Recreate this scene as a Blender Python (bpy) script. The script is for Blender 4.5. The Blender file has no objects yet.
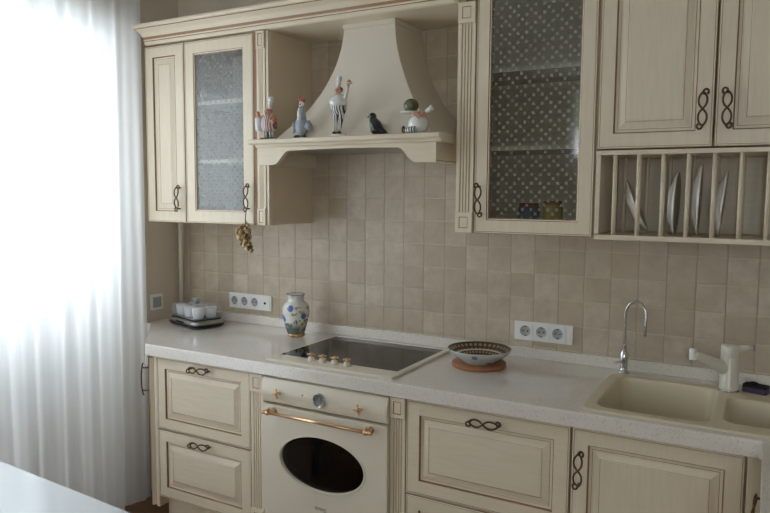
import bpy, bmesh, math, random
from mathutils import Vector, Matrix, Euler
random.seed(4)
PI = math.pi
S = bpy.context.scene
COL = S.collection

# ------------------------------------------------------------ camera, world, exposure
cam = bpy.data.cameras.new('camera'); camo = bpy.data.objects.new('camera', cam); COL.objects.link(camo)
S.camera = camo
cam.sensor_width = 36.0; cam.lens = 36.0 * 688.997 / 770.0; cam.clip_start = 0.02
yaw, pit, rol = 0.5101, -0.0903, 0.0068
F = Vector((-math.sin(yaw) * math.cos(pit), math.cos(yaw) * math.cos(pit), math.sin(pit)))
R = Vector((math.cos(yaw), math.sin(yaw), 0)); U = R.cross(F)
R2 = math.cos(rol) * R + math.sin(rol) * U; U2 = -math.sin(rol) * R + math.cos(rol) * U
M = Matrix((R2, U2, -F)).transposed().to_4x4(); M.translation = Vector((2.6883, -2.7201, 1.5647))
camo.matrix_world = M

w = bpy.data.worlds.new('World'); S.world = w; w.use_nodes = True
bg = w.node_tree.nodes['Background']; bg.inputs[0].default_value = (0.84, 0.92, 1.0, 1); bg.inputs[1].default_value = 8.7
def portal(loc, rot, sx, sy):
    l = bpy.data.lights.new('window_daylight', 'AREA'); l.shape = 'RECTANGLE'; l.size = sx; l.size_y = sy
    l.cycles.is_portal = True
    o = bpy.data.objects.new('window_daylight', l); COL.objects.link(o); o.location = loc; o.rotation_euler = rot
portal((-0.52, -1.38, 1.2), (0, -PI / 2, 0), 2.2, 1.75)
portal((3.15, -4.93, 1.6), (PI / 2, 0, 0), .95, 1.45)  # sky portal for the added rear window
portal((1.29, -4.93, 2.25), (PI / 2, 0, 0), .8, .8)
S.view_settings.view_transform = 'Standard'; S.view_settings.look = 'None'
S.view_settings.gamma = 1.0; S.view_settings.use_curve_mapping = False
S.view_settings.exposure = 0.0

# ------------------------------------------------------------ materials
def srgb(r, g, b):
    f = lambda c: (c / 255 / 12.92) if c <= 10 else ((c / 255 + 0.055) / 1.055) ** 2.4
    return (f(r), f(g), f(b), 1)
class N:
    def __init__(s, name):
        s.m = bpy.data.materials.new(name); s.m.use_nodes = True; s.t = s.m.node_tree
        s.b = s.t.nodes['Principled BSDF']; s.out = s.t.nodes['Material Output']
    def n(s, typ, **k):
        x = s.t.nodes.new(typ)
        for a, v in k.items(): setattr(x, a, v)
        return x
    def l(s, a, b): s.t.links.new(a, b)
    def coord(s, scale=(1, 1, 1), kind='Object'):
        tc = s.n('ShaderNodeTexCoord'); mp = s.n('ShaderNodeMapping'); mp.inputs['Scale'].default_value = scale
        s.l(tc.outputs[kind], mp.inputs[0]); return mp.outputs[0]
    def math(s, op, a, b=None, c=None):
        x = s.n('ShaderNodeMath', operation=op)
        for i, v in enumerate((a, b, c)):
            if v is None: continue
            if isinstance(v, (int, float)): x.inputs[i].default_value = v
            else: s.l(v, x.inputs[i])
        return x.outputs[0]
    def mix(s, fac, a, b, blend='MIX'):
        x = s.n('ShaderNodeMix', data_type='RGBA', blend_type=blend)
        for i, v in ((0, fac), (6, a), (7, b)):
            if isinstance(v, (int, float)): x.inputs[i].default_value = v
            elif isinstance(v, tuple): x.inputs[i].default_value = v
            else: s.l(v, x.inputs[i])
        return x.outputs[2]
    def noise(s, vec, scale, detail=3, rough=.5):
        x = s.n('ShaderNodeTexNoise'); x.inputs['Scale'].default_value = scale; x.inputs['Detail'].default_value = detail
        x.inputs['Roughness'].default_value = rough
        s.l(vec, x.inputs['Vector']); return x.outputs[0]
    def ramp(s, v, a, b):
        x = s.n('ShaderNodeMapRange'); s.l(v, x.inputs[0]); x.inputs[1].default_value = a; x.inputs[2].default_value = b
        return x.outputs[0]
    def bump(s, h, st, dist=.01):
        x = s.n('ShaderNodeBump'); x.inputs['Strength'].default_value = st; x.inputs['Distance'].default_value = dist
        s.l(h, x.inputs['Height']); s.l(x.outputs[0], s.b.inputs['Normal'])
def simple(name, col, rough=.5, metal=0., var=.06, vs=30, bump=0., coat=0., spec=.5, trans=0., ior=1.45):
    m = N(name); c = m.coord(); n = m.noise(c, vs)
    d = tuple(x * (1 - var) for x in col[:3]) + (1,); e = tuple(min(1, x * (1 + var)) for x in col[:3]) + (1,)
    m.l(m.mix(n, d, e), m.b.inputs['Base Color'])
    m.b.inputs['Roughness'].default_value = rough; m.b.inputs['Metallic'].default_value = metal
    m.b.inputs['Coat Weight'].default_value = coat; m.b.inputs['Specular IOR Level'].default_value = spec
    m.b.inputs['Transmission Weight'].default_value = trans; m.b.inputs['IOR'].default_value = ior
    if bump: m.bump(n, bump, .002)
    return m.m
def wood_paint(name, vertical=True):
    m = N(name); c = m.coord((9, 9, .9) if vertical else (.9, 9, 9)); n = m.noise(c, 9, 6, .6)
    c2 = m.coord((1, 1, 1)); n2 = m.noise(c2, 3.0, 2)
    a = m.mix(m.ramp(n, .38, .68), srgb(234, 219, 195), srgb(226, 210, 184))
    m.l(m.mix(m.math('MULTIPLY', n2, .35), a, srgb(224, 210, 187)), m.b.inputs['Base Color'])
    m.b.inputs['Roughness'].default_value = .38
    m.bump(n, .12, .0006)
    return m.m
CREAM = wood_paint('cream_painted_wood'); CREAMH = wood_paint('cream_painted_wood_horizontal', False)
PATINA = simple('brown_patina', srgb(160, 122, 92), .55, var=.25, vs=60)
PATINA_D = simple('dark_brown_patina', srgb(132, 94, 66), .6, var=.2, vs=60)
CARCASS = simple('cabinet_board', srgb(226, 208, 180), .5, var=.05, vs=8)
HOOD = simple('hood_paint', srgb(222, 211, 193), .55, var=.02, vs=4)
OVENC = simple('cream_enamel', srgb(230, 220, 200), .22, var=.02, vs=3, coat=.3)
BRASS = simple('copper_brass', srgb(226, 184, 142), .3, 1., var=.08)
BRONZE = simple('bronze_antique', srgb(98, 76, 58), .38, .75, var=.3, vs=90)
CHROME = simple('chrome', srgb(205, 205, 205), .12, 1., var=.03)
WHITEP = simple('white_plastic', srgb(242, 240, 236), .35, var=.02)
GREYP = simple('grey_plastic', srgb(170, 170, 172), .45, var=.03)
BLACKP = simple('black_plastic', srgb(26, 26, 28), .3, var=.1)
SILVER = simple('silver_plastic', srgb(168, 166, 162), .28, .7, var=.05)
DARK = simple('dark_hollow', srgb(22, 19, 17), .8, var=.1)
BLACKG = simple('black_glass', srgb(12, 12, 13), .05, var=.05, coat=.0, spec=.35)
SINKC = simple('cream_composite', srgb(222, 209, 180), .38, var=.03, vs=200)
CORK = simple('cork', srgb(164, 112, 78), .8, var=.2, vs=120, bump=.4)
PURPLE = simple('purple_sponge', srgb(88, 70, 94), .9, var=.2, vs=200, bump=.6)
SCOUR = simple('black_scourer', srgb(32, 32, 34), .9, var=.3, vs=200, bump=.6)
PORC = simple('white_porcelain', srgb(232, 230, 224), .12, var=.02, coat=.5)
CUPW = simple('milk_white', srgb(248, 249, 250), .3, var=.01)
PINK = simple('painted_skin', srgb(218, 162, 142), .3, var=.1, vs=80)
ORANGE = simple('painted_orange', srgb(206, 142, 112), .3, var=.25, vs=90)
REDM = simple('painted_red', srgb(168, 70, 62), .3, var=.15, vs=90)
BLUEG = simple('painted_blue_grey', srgb(160, 166, 172), .3, var=.35, vs=70)
GREEN = simple('glazed_green', srgb(92, 96, 58), .2, var=.35, vs=30, coat=.4)
TEALD = simple('dark_teal_glaze', srgb(22, 30, 34), .15, var=.2, vs=30, coat=.5)
BROWNM = simple('painted_brown', srgb(92, 56, 44), .4, var=.2)
GARLIC = simple('dried_bulb', srgb(190, 162, 112), .6, var=.35, vs=60)
GARLIC3 = simple('pale_dried_bulb', srgb(214, 196, 150), .6, var=.25, vs=60)
GARLIC2 = simple('dried_rust_bulb', srgb(138, 88, 60), .6, var=.35, vs=60)
TWINE = simple('twine', srgb(96, 74, 54), .9, var=.3, vs=200)
PLATEW = simple('white_plate_glaze', srgb(240, 236, 228), .2, var=.02, coat=.3)
WINF = simple('window_frame_white', srgb(238, 238, 236), .4, var=.01)
SKIRT = simple('white_skirting', srgb(232, 230, 226), .5, var=.01)
CEIL = simple('ceiling_paint', srgb(232, 230, 226), .9, var=.01)
PIPE = simple('pipe_paint', srgb(226, 218, 196), .4, var=.02)
TAPC = simple('pale_tap_enamel', srgb(232, 226, 210), .3, var=.02, coat=.3)
TABLE = simple('white_gloss_table', srgb(170, 172, 172), .12, var=.01, coat=.5)
LEAF = simple('tree_leaves', srgb(70, 108, 44), .6, var=.5, vs=6)
BARK = simple('tree_bark', srgb(92, 76, 60), .9, var=.3, vs=20)
BLUEJ = simple('blue_tin', srgb(52, 84, 120), .4, var=.1)
YELJ = simple('yellow_tin', srgb(190, 160, 50), .4, var=.1)

def stripes(name, a, b, freq):
    m = N(name); tc = m.n('ShaderNodeTexCoord'); sp = m.n('ShaderNodeSeparateXYZ'); m.l(tc.outputs['Object'], sp.inputs[0])
    f = m.math('FRACT', m.math('MULTIPLY', sp.outputs[0], freq)); k = m.math('GREATER_THAN', f, .55)
    m.l(m.mix(k, a, b), m.b.inputs['Base Color']); m.b.inputs['Roughness'].default_value = .2
    return m.m
STRIPE = stripes('striped_trouser_glaze', srgb(222, 220, 214), srgb(60, 62, 72), 95)
STRIPE2 = stripes('striped_apron_glaze', srgb(230, 206, 198), srgb(128, 104, 112), 110)

def tiles():
    m = N('travertine_tiles'); tc = m.n('ShaderNodeTexCoord'); sp = m.n('ShaderNodeSeparateXYZ'); m.l(tc.outputs['Object'], sp.inputs[0])
    wob = m.noise(tc.outputs['Object'], 22, 2); wob = m.math('MULTIPLY', m.math('SUBTRACT', wob, .5), .05)
    u = m.math('ADD', m.math('MULTIPLY', m.math('SUBTRACT', sp.outputs[0], .6621 - 10), 10), wob)
    v = m.math('ADD', m.math('MULTIPLY', m.math('SUBTRACT', sp.outputs[2], 1.2474 - 10), 10), wob)
    fu, fv = m.math('FRACT', u), m.math('FRACT', v)
    du = m.math('MINIMUM', fu, m.math('SUBTRACT', 1, fu)); dv = m.math('MINIMUM', fv, m.math('SUBTRACT', 1, fv))
    cmb = m.n('ShaderNodeCombineXYZ'); m.l(m.math('FLOOR', u), cmb.inputs[0]); m.l(m.math('FLOOR', v), cmb.inputs[1])
    wn = m.n('ShaderNodeTexWhiteNoise', noise_dimensions='2D'); m.l(cmb.outputs[0], wn.inputs['Vector'])
    base = m.mix(wn.outputs[0], srgb(191, 174, 151), srgb(211, 196, 176))
    n1 = m.noise(tc.outputs['Object'], 14, 6, .65)
    base = m.mix(m.math('MULTIPLY', m.ramp(n1, .38, .68), .7), base, srgb(176, 158, 134))
    gv = m.ramp(du, .012, .03); gh = m.ramp(dv, .012, .028)
    c = m.mix(gh, srgb(204, 192, 170), base); c = m.mix(gv, srgb(176, 156, 132), c)
    m.l(c, m.b.inputs['Base Color']); m.b.inputs['Roughness'].default_value = .42
    # a scattering of tiles carries a pressed relief
    rel = m.math('GREATER_THAN', wn.outputs[0], .9)
    n3 = m.noise(tc.outputs['Object'], 60, 2)
    inside = m.ramp(m.math('MINIMUM', du, dv), .12, .2)
    edge = m.math('MINIMUM', m.ramp(du, .0, .05), m.ramp(dv, .0, .05))
    h = m.math('ADD', m.math('MULTIPLY', edge, 1.0), m.math('MULTIPLY', n1, .45))
    h = m.math('ADD', h, m.math('MULTIPLY', m.math('MULTIPLY', rel, inside), m.math('MULTIPLY', n3, 1.6)))
    m.bump(h, .4, .003)
    return m.m
TILES = tiles()
def wallpaper():
    m = N('beige_wallpaper'); c = m.coord((1, 1, 1)); n = m.noise(c, 5, 5, .7); c2 = m.coord((40, 40, 4)); n2 = m.noise(c2, 6, 3)
    a = m.mix(n, srgb(230, 216, 196), srgb(220, 205, 184)); m.l(m.mix(m.math('MULTIPLY', n2, .35), a, srgb(178, 164, 146)), m.b.inputs['Base Color'])
    m.b.inputs['Roughness'].default_value = .75; m.bump(n2, .3, .001); return m.m
PAPER = wallpaper()
def quartz():
    m = N('white_quartz'); c = m.coord()
    v = m.n('ShaderNodeTexVoronoi'); v.inputs['Scale'].default_value = 170; m.l(c, v.inputs['Vector'])
    sel = m.n('ShaderNodeSeparateColor'); m.l(v.outputs['Color'], sel.inputs[0])
    k = m.math('MULTIPLY', m.math('LESS_THAN', v.outputs['Distance'], .34), m.math('GREATER_THAN', sel.outputs[0], .62))
    k2 = m.math('MULTIPLY', m.math('LESS_THAN', v.outputs['Distance'], .34), m.math('LESS_THAN', sel.outputs[0], .2))
    base = m.mix(m.noise(c, 12, 3), srgb(238, 230, 220), srgb(231, 222, 212))
    b2 = m.mix(m.math('MULTIPLY', k, .6), base, srgb(196, 184, 172)); b3 = m.mix(m.math('MULTIPLY', k2, .6), b2, srgb(240, 236, 230))
    m.l(b3, m.b.inputs['Base Color']); m.b.inputs['Roughness'].default_value = .14; m.b.inputs['Coat Weight'].default_value = .6
    return m.m
QUARTZ = quartz()
def outer_fresnel(m, ior, gain, add):
    # reflectance of the outer face only: rays are not bent here, so the inner face must not mirror them
    fr = m.n('ShaderNodeFresnel'); fr.inputs[0].default_value = ior; g = m.n('ShaderNodeNewGeometry')
    v = m.math('ADD', m.math('MULTIPLY', fr.outputs[0], gain), add)
    return m.math('MULTIPLY', v, m.math('SUBTRACT', 1, g.outputs['Backfacing']))
def etched():
    m = N('patterned_cabinet_glass'); tc = m.n('ShaderNodeTexCoord'); sp = m.n('ShaderNodeSeparateXYZ'); m.l(tc.outputs['Object'], sp.inputs[0])
    P = 1 / .031
    u = m.math('MULTIPLY', m.math('ADD', sp.outputs[0], 10), P); v = m.math('MULTIPLY', m.math('ADD', sp.outputs[2], 10), P)
    def cross(u, v, arm=.20, th=.05):
        a = m.math('SUBTRACT', m.math('FRACT', u), .5); b = m.math('SUBTRACT', m.math('FRACT', v), .5)
        p = m.math('ABSOLUTE', m.math('ADD', a, b)); q = m.math('ABSOLUTE', m.math('SUBTRACT', a, b))
        mn, mx = m.math('MINIMUM', p, q), m.math('MAXIMUM', p, q)
        return m.math('MULTIPLY', m.math('LESS_THAN', mn, th * 1.5), m.math('LESS_THAN', mx, arm * 1.55))
    c1 = cross(u, v)
    u2, v2 = m.math('ADD', u, .5), m.math('ADD', v, .5); c2 = cross(u2, v2)
    par = m.math('MODULO', m.math('ADD', m.math('FLOOR', u2), m.math('FLOOR', v2)), 2)
    c2 = m.math('MULTIPLY', c2, m.math('GREATER_THAN', par, .5))
    k = m.math('MAXIMUM', c1, c2)
    tr = m.n('ShaderNodeBsdfTransparent'); tr.inputs[0].default_value = (.60, .63, .62, 1)
    gl = m.n('ShaderNodeBsdfGlossy'); gl.inputs['Roughness'].default_value = .06; gl.inputs[0].default_value = (1, 1, 1, 1)
    m1 = m.n('ShaderNodeMixShader'); m.l(outer_fresnel(m, 1.6, 1.15, .03), m1.inputs[0]); m.l(tr.outputs[0], m1.inputs[1]); m.l(gl.outputs[0], m1.inputs[2])
    df = m.n('ShaderNodeBsdfDiffuse'); df.inputs[0].default_value = srgb(168, 168, 156)
    haze = m.n('ShaderNodeMixShader'); haze.inputs[0].default_value = .035; m.l(m1.outputs[0], haze.inputs[1]); m.l(df.outputs[0], haze.inputs[2])
    m2 = m.n('ShaderNodeMixShader'); m.l(m.math('MULTIPLY', k, .55), m2.inputs[0]); m.l(haze.outputs[0], m2.inputs[1]); m.l(df.outputs[0], m2.inputs[2])
    m.l(m2.outputs[0], m.out.inputs['Surface']); return m.m
ETCHED = etched()
def clear(name, tint=(.9, .92, .92, 1), refl=.08, rough=.03, milk=0.):
    m = N(name); tr = m.n('ShaderNodeBsdfTransparent'); tr.inputs[0].default_value = tint
    gl = m.n('ShaderNodeBsdfGlossy'); gl.inputs['Roughness'].default_value = rough
    x = m.n('ShaderNodeMixShader'); m.l(outer_fresnel(m, 1.45, 1.0, refl), x.inputs[0]); m.l(tr.outputs[0], x.inputs[1]); m.l(gl.outputs[0], x.inputs[2])
    df = m.n('ShaderNodeBsdfDiffuse'); df.inputs[0].default_value = (.8, .82, .84, 1); y = m.n('ShaderNodeMixShader'); y.inputs[0].default_value = milk
    m.l(x.outputs[0], y.inputs[1]); m.l(df.outputs[0], y.inputs[2])
    m.l(y.outputs[0], m.out.inputs['Surface']); return m.m
GLASSB = clear('cabinet_glass_back', (.97, .98, .97, 1), -.02); CLEAR = clear('clear_plastic', (.92, .93, .95, 1), .06, .12, .16); WGLASS = clear('window_glass', (.97, .98, .98, 1), .0)
OVENG = clear('dark_oven_glass', (.34, .33, .32, 1), .0)
def sheer():
    m = N('sheer_curtain'); c = m.coord((1, 60, 1)); n = m.noise(c, 1.0, 3)
    tr = m.n('ShaderNodeBsdfTransparent'); tr.inputs[0].default_value = (1, 1, 1, 1)
    tl = m.n('ShaderNodeBsdfTranslucent'); tl.inputs[0].default_value = (.97, .98, .985, 1)
    df = m.n('ShaderNodeBsdfDiffuse'); df.inputs[0].default_value = (.95, .96, .97, 1)
    a = m.n('ShaderNodeMixShader'); a.inputs[0].default_value = .55; m.l(df.outputs[0], a.inputs[1]); m.l(tl.outputs[0], a.inputs[2])
    lw = m.n('ShaderNodeLayerWeight'); lw.inputs[0].default_value = .35
    f = m.math('ADD', m.math('MULTIPLY', lw.outputs['Facing'], .35), m.math('ADD', m.math('MULTIPLY', n, .12), .77))
    x = m.n('ShaderNodeMixShader'); m.l(f, x.inputs[0]); m.l(tr.outputs[0], x.inputs[1]); m.l(a.outputs[0], x.inputs[2])
    m.l(x.outputs[0], m.out.inputs['Surface']); return m.m
SHEER = sheer()
def parquet():
    m = N('oak_floor'); c = m.coord((1, 1, 1)); br = m.n('ShaderNodeTexBrick'); m.l(c, br.inputs['Vector'])
    br.inputs['Scale'].default_value = 1.6; br.inputs['Color1'].default_value = srgb(150, 112, 78); br.inputs['Color2'].default_value = srgb(128, 94, 64)
    br.inputs['Mortar'].default_value = srgb(80, 58, 40); br.inputs['Mortar Size'].default_value = .004; br.inputs['Brick Width'].default_value = 1.2; br.inputs['Row Height'].default_value = .18
    n = m.noise(m.coord((3, 40, 1)), 3, 4); m.l(m.mix(m.math('MULTIPLY', n, .5), br.outputs[0], srgb(110, 78, 52)), m.b.inputs['Base Color'])
    m.b.inputs['Roughness'].default_value = .35; return m.m
FLOOR = parquet()
def vase_mat():
    m = N('vase_glaze'); tc = m.n('ShaderNodeTexCoord'); sp = m.n('ShaderNodeSeparateXYZ'); m.l(tc.outputs['Object'], sp.inputs[0])
    col = m.mix(m.ramp(sp.outputs[2], .075, .04), srgb(226, 224, 216), srgb(72, 100, 118))
    n = m.noise(tc.outputs['Object'], 38, 3); k = m.math('MULTIPLY', m.ramp(n, .53, .57), m.math('LESS_THAN', sp.outputs[2], .145))
    k = m.math('MULTIPLY', k, m.math('GREATER_THAN', sp.outputs[0], .018))
    col = m.mix(k, col, srgb(176, 150, 112))
    n2 = m.noise(tc.outputs['Object'], 30, 2); lowk = m.math('MULTIPLY', m.ramp(n2, .5, .56), m.math('LESS_THAN', sp.outputs[2], .085))
    col = m.mix(lowk, col, srgb(96, 108, 84))
    for (x, y, z, r) in ((.012, -.058, .138, .015), (-.030, -.050, .088, .017), (.061, -.02, .100, .014), (-.02, -.048, .060, .008)):
        d = m.n('ShaderNodeVectorMath', operation='DISTANCE'); m.l(tc.outputs['Object'], d.inputs[0]); d.inputs[1].default_value = (x, y, z)
        petal = m.math('ADD', d.outputs['Value'], m.math('MULTIPLY', n, .012))
        col = m.mix(m.ramp(petal, r + .008, r + .004), col, srgb(84, 106, 168))
    m.l(col, m.b.inputs['Base Color']); m.b.inputs['Roughness'].default_value = .1; m.b.inputs['Coat Weight'].default_value = .5
    return m.m
VASE = vase_mat()
def dish_mat():
    m = N('patterned_dish_glaze'); tc = m.n('ShaderNodeTexCoord'); sp = m.n('ShaderNodeSeparateXYZ'); m.l(tc.outputs['Object'], sp.inputs[0])
    r = m.math('SQRT', m.math('ADD', m.math('POWER', sp.outputs[0], 2), m.math('POWER', sp.outputs[1], 2)))
    an = m.math('ARCTAN2', sp.outputs[1], sp.outputs[0])
    rr = m.math('FRACT', m.math('MULTIPLY', r, 62)); aa = m.math('FRACT', m.math('MULTIPLY', an, 5.6))
    k = m.math('MULTIPLY', m.math('GREATER_THAN', rr, .42), m.math('GREATER_THAN', aa, .4))
    col = m.mix(k, srgb(84, 56, 40), srgb(150, 134, 104))
    ring = m.math('LESS_THAN', m.math('ABSOLUTE', m.math('SUBTRACT', r, .088)), .003); col = m.mix(ring, col, srgb(212, 200, 176))
    rim = m.math('GREATER_THAN', r, .117); col = m.mix(rim, col, srgb(46, 74, 50))
    m.l(col, m.b.inputs['Base Color']); m.b.inputs['Roughness'].default_value = .15; return m.m
DISH = dish_mat()
def dish_out():
    m = N('pale_dish_outside'); n = m.noise(m.coord(), 24, 2)
    m.l(m.mix(m.ramp(n, .62, .66), srgb(196, 200, 198), srgb(120, 128, 160)), m.b.inputs['Base Color']); m.b.inputs['Roughness'].default_value = .15; return m.m
DISHO = dish_out()

# ------------------------------------------------------------ mesh helpers
def box(bm, x0, x1, y0, y1, z0, z1, mi=0):
    v = [bm.verts.new((x, y, z)) for z in (z0, z1) for y in (y0, y1) for x in (x0, x1)]
    for f in ((0, 2, 3, 1), (4, 5, 7, 6), (0, 1, 5, 4), (2, 6, 7, 3), (0, 4, 6, 2), (1, 3, 7, 5)):
        bm.faces.new([v[i] for i in f]).material_index = mi
def tube(bm, pts, rad, seg=10, mi=0, sy=1.0):
    pts = [Vector(p) for p in pts]; n = len(pts)
    rad = [rad] * n if isinstance(rad, (int, float)) else rad
    rings = []; up = None
    for i, p in enumerate(pts):
        t = (pts[min(i + 1, n - 1)] - pts[max(i - 1, 0)])
        t = t.normalized() if t.length > 1e-9 else Vector((0, 0, 1))
        if up is None: up = t.orthogonal().normalized()
        up = (up - t * up.dot(t)).normalized(); s = t.cross(up)
        rings.append([bm.verts.new(p + rad[i] * (math.cos(a) * up + math.sin(a) * s * sy)) for a in [2 * PI * k / seg for k in range(seg)]])
    for i in range(n - 1):
        for k in range(seg):
            f = bm.faces.new((rings[i][k], rings[i][(k + 1) % seg], rings[i + 1][(k + 1) % seg], rings[i + 1][k])); f.material_index = mi; f.smooth = True
    for r, rev in ((rings[0], True), (rings[-1], False)):
        f = bm.faces.new(r[::-1] if rev else r); f.material_index = mi
def lathe(bm, prof, seg=32, c=(0, 0, 0), mi=0, mis=None, sx=1, sy=1, wave=None):
    rings = []
    for j, (r, z) in enumerate(prof):
        if r < 1e-6: rings.append([bm.verts.new((c[0], c[1], c[2] + z))])
        else: rings.append([bm.verts.new((c[0] + r * sx * math.cos(2 * PI * k / seg), c[1] + r * sy * math.sin(2 * PI * k / seg), c[2] + z)) for k in range(seg)])
    for i in range(len(prof) - 1):
        a, b = rings[i], rings[i + 1]; m_ = mis[i] if mis else mi
        for k in range(seg):
            k2 = (k + 1) % seg
            if len(a) == 1 and len(b) == 1: continue
            if len(a) == 1: q = (a[0], b[k2], b[k])
            elif len(b) == 1: q = (a[k], a[k2], b[0])
            else: q = (a[k], a[k2], b[k2], b[k])
            f = bm.faces.new(q); f.material_index = m_; f.smooth = True
def ball(bm, c, r, mi=0, sc=(1, 1, 1), seg=14):
    n = seg // 2
    pr = [(r * math.sin(PI * i / n) if 0 < i < n else 0, -r * math.cos(PI * i / n) * sc[2]) for i in range(n + 1)]
    lathe(bm, pr, seg, c, mi, sx=sc[0], sy=sc[1])
def prism(bm, poly, ax, a0, a1, mi=0, mis=None):
    """poly in the two other axes, order: x->(y,z), y->(x,z), z->(x,y)"""
    def P(p, a): return {'x': (a, p[0], p[1]), 'y': (p[0], a, p[1]), 'z': (p[0], p[1], a)}[ax]
    A = [bm.verts.new(P(p, a0)) for p in poly]; B = [bm.verts.new(P(p, a1)) for p in poly]; n = len(poly)
    for i in range(n):
        f = bm.faces.new((A[i], A[(i + 1) % n], B[(i + 1) % n], B[i])); f.material_index = mis[i] if mis else mi
    bm.faces.new(A[::-1]).material_index = mi; bm.faces.new(B).material_index = mi
def plate(bm, loops, t0, t1, ax='z', mi=0):
    """flat slab with holes: the first loop is the outline, the others the holes"""
    def P(p, a): return {'x': (a, p[0], p[1]), 'y': (p[0], a, p[1]), 'z': (p[0], p[1], a)}[ax]
    for t in (t0, t1):
        es = []
        for lp in loops:
            v = [bm.verts.new(P(p, t)) for p in lp]
            es += [bm.edges.new((v[i], v[(i + 1) % len(v)])) for i in range(len(v))]
        r = bmesh.ops.triangle_fill(bm, edges=es, use_beauty=True)
        for g in r['geom']:
            if isinstance(g, bmesh.types.BMFace): g.material_index = mi
    for lp in loops:
        n = len(lp)
        A = [bm.verts.new(P(p, t0)) for p in lp]; B = [bm.verts.new(P(p, t1)) for p in lp]
        for i in range(n): bm.faces.new((A[i], A[(i + 1) % n], B[(i + 1) % n], B[i])).material_index = mi
def rrect(x0, x1, y0, y1, r, n=6):
    if not isinstance(r, (list, tuple)): r = [r] * 4
    out = []
    for (cx, cy, a, rr) in ((x1, y1, 0, r[0]), (x0, y1, 1, r[1]), (x0, y0, 2, r[2]), (x1, y0, 3, r[3])):
        ox = cx - rr if cx == x1 else cx + rr; oy = cy - rr if cy == y1 else cy + rr
        for k in range(n + 1):
            t = (a + k / n) * PI / 2; out.append((ox + rr * math.cos(t), oy + rr * math.sin(t)))
    return out
def obj(name, bm, mats, parent=None, loc=(0, 0, 0), rot=(0, 0, 0), bevel=0, smooth=False):
    bmesh.ops.remove_doubles(bm, verts=bm.verts, dist=1e-6)
    bmesh.ops.recalc_face_normals(bm, faces=bm.faces)
    me = bpy.data.meshes.new(name); bm.to_mesh(me); bm.free()
    for m in (mats if isinstance(mats, (list, tuple)) else [mats]): me.materials.append(m)
    o = bpy.data.objects.new(name, me); COL.objects.link(o); o.location = loc; o.rotation_euler = rot
    if parent: o.parent = parent
    if bevel:
        b = o.modifiers.new('bevel', 'BEVEL'); b.width = bevel; b.segments = 2; b.limit_method = 'ANGLE'; b.angle_limit = .6
    if smooth:
        for p in me.polygons: p.use_smooth = True
    return o
def tag(o, label=None, cat=None, group=None, kind=None):
    if label: o['label'] = label
    if cat: o['category'] = cat
    if group: o['group'] = group
    if kind: o['kind'] = kind
    return o
def thing(name, label, cat, loc=(0, 0, 0), rz=0, group=None):
    o = bpy.data.objects.new(name, None); COL.objects.link(o); o.location = loc; o.rotation_euler = (0, 0, rz)
    o.empty_display_size = .05
    return tag(o, label, cat, group)
def NB(): return bmesh.new()
def one(name, mats, fn, parent=None, **k):
    bm = NB(); fn(bm); return obj(name, bm, mats, parent, **k)

# ------------------------------------------------------------ room
X0, X1, YB, ZC = -0.10, 4.6, -4.8, 2.72
def struct(name, bm, mats, **k): return tag(obj(name, bm, mats, **k), kind='structure')
bm = NB(); box(bm, X0 - .5, X1 + .1, YB - .1, .15, -.1, 0); struct('floor', bm, FLOOR)
bm = NB(); box(bm, X0 - .5, X1 + .1, YB - .1, .15, ZC, ZC + .1); struct('ceiling', bm, CEIL)
bm = NB()
box(bm, X0 - .5, X1 + .1, .008, .15, 0, ZC, 0); box(bm, -.045, X1, 0, .008, .2, 2.275, 1)
struct('wall_back', bm, [PAPER, TILES])
WY0, WY1, WZ1 = -2.3, -.42, 2.335      # the window recess in the left wall
bm = NB(); plate(bm, [[(.008, 0), (WY1, 0), (WY1, WZ1), (WY0, WZ1), (WY0, 0), (YB, 0), (YB, ZC), (.008, ZC)]], X0, X0 - .25, 'x')
struct('wall_left', bm, PAPER)
bm = NB(); box(bm, X0 - .25, X0 - .001, WY1 - .012, WY1 - .0005, .121, WZ1 - .001); box(bm, X0 - .25, X0 - .001, WY0 + .0005, WY1 - .013, WZ1 - .012, WZ1 - .0005); struct('trim_1', bm, WINF)
bm = NB(); plate(bm, [[(.008, 0), (YB, 0), (YB, ZC), (.008, ZC)], [(WY1 - .16, 1.06), (WY1 - .16, 2.25), (-1.5, 2.25), (-1.5, 1.06)], [(-1.62, .12), (-1.62, 2.25), (-2.24, 2.25), (-2.24, .12)]], X0 - .25, X0 - .4, 'x')
struct('wall_window_recess', bm, SKIRT)
bm = NB(); box(bm, X1, X1 + .1, YB, .008, 0, ZC); struct('wall_right', bm, PAPER)
RX0, RX1 = .9, 1.68
bm = NB(); plate(bm, [[(X0, 0), (X1, 0), (X1, ZC), (X0, ZC)], [(RX0, 1.88), (RX1, 1.88), (RX1, 2.62), (RX0, 2.62)], [(2.7, .9), (3.6, .9), (3.6, 2.3), (2.7, 2.3)]], YB, YB - .12, 'y')
struct('wall_rear', bm, PAPER)
def window(name, a0, a1, z0, z1, at, ax, n):
    bm = NB(); t = .06
    def bar(u0, u1, w0, w1):
        if ax == 'x': box(bm, at - .03, at + .03, u0, u1, w0, w1)
        else: box(bm, u0, u1, at - .03, at + .03, w0, w1)
    bar(a0, a1, z0, z0 + t); bar(a0, a1, z1 - t, z1)
    for i in range(n + 1):
        u = a0 + (a1 - a0 - t) * i / n; bar(u, u + t, z0 + t, z1 - t)
    f = tag(obj(name, bm, WINF), kind='structure')
    bm = NB()
    if ax == 'x': box(bm, at - .006, at + .006, a0 + .03, a1 - .03, z0 + .03, z1 - .03)
    else: box(bm, a0 + .03, a1 - .03, at - .006, at + .006, z0 + .03, z1 - .03)
    obj('window_pane', bm, WGLASS, f)
    return f
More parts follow.
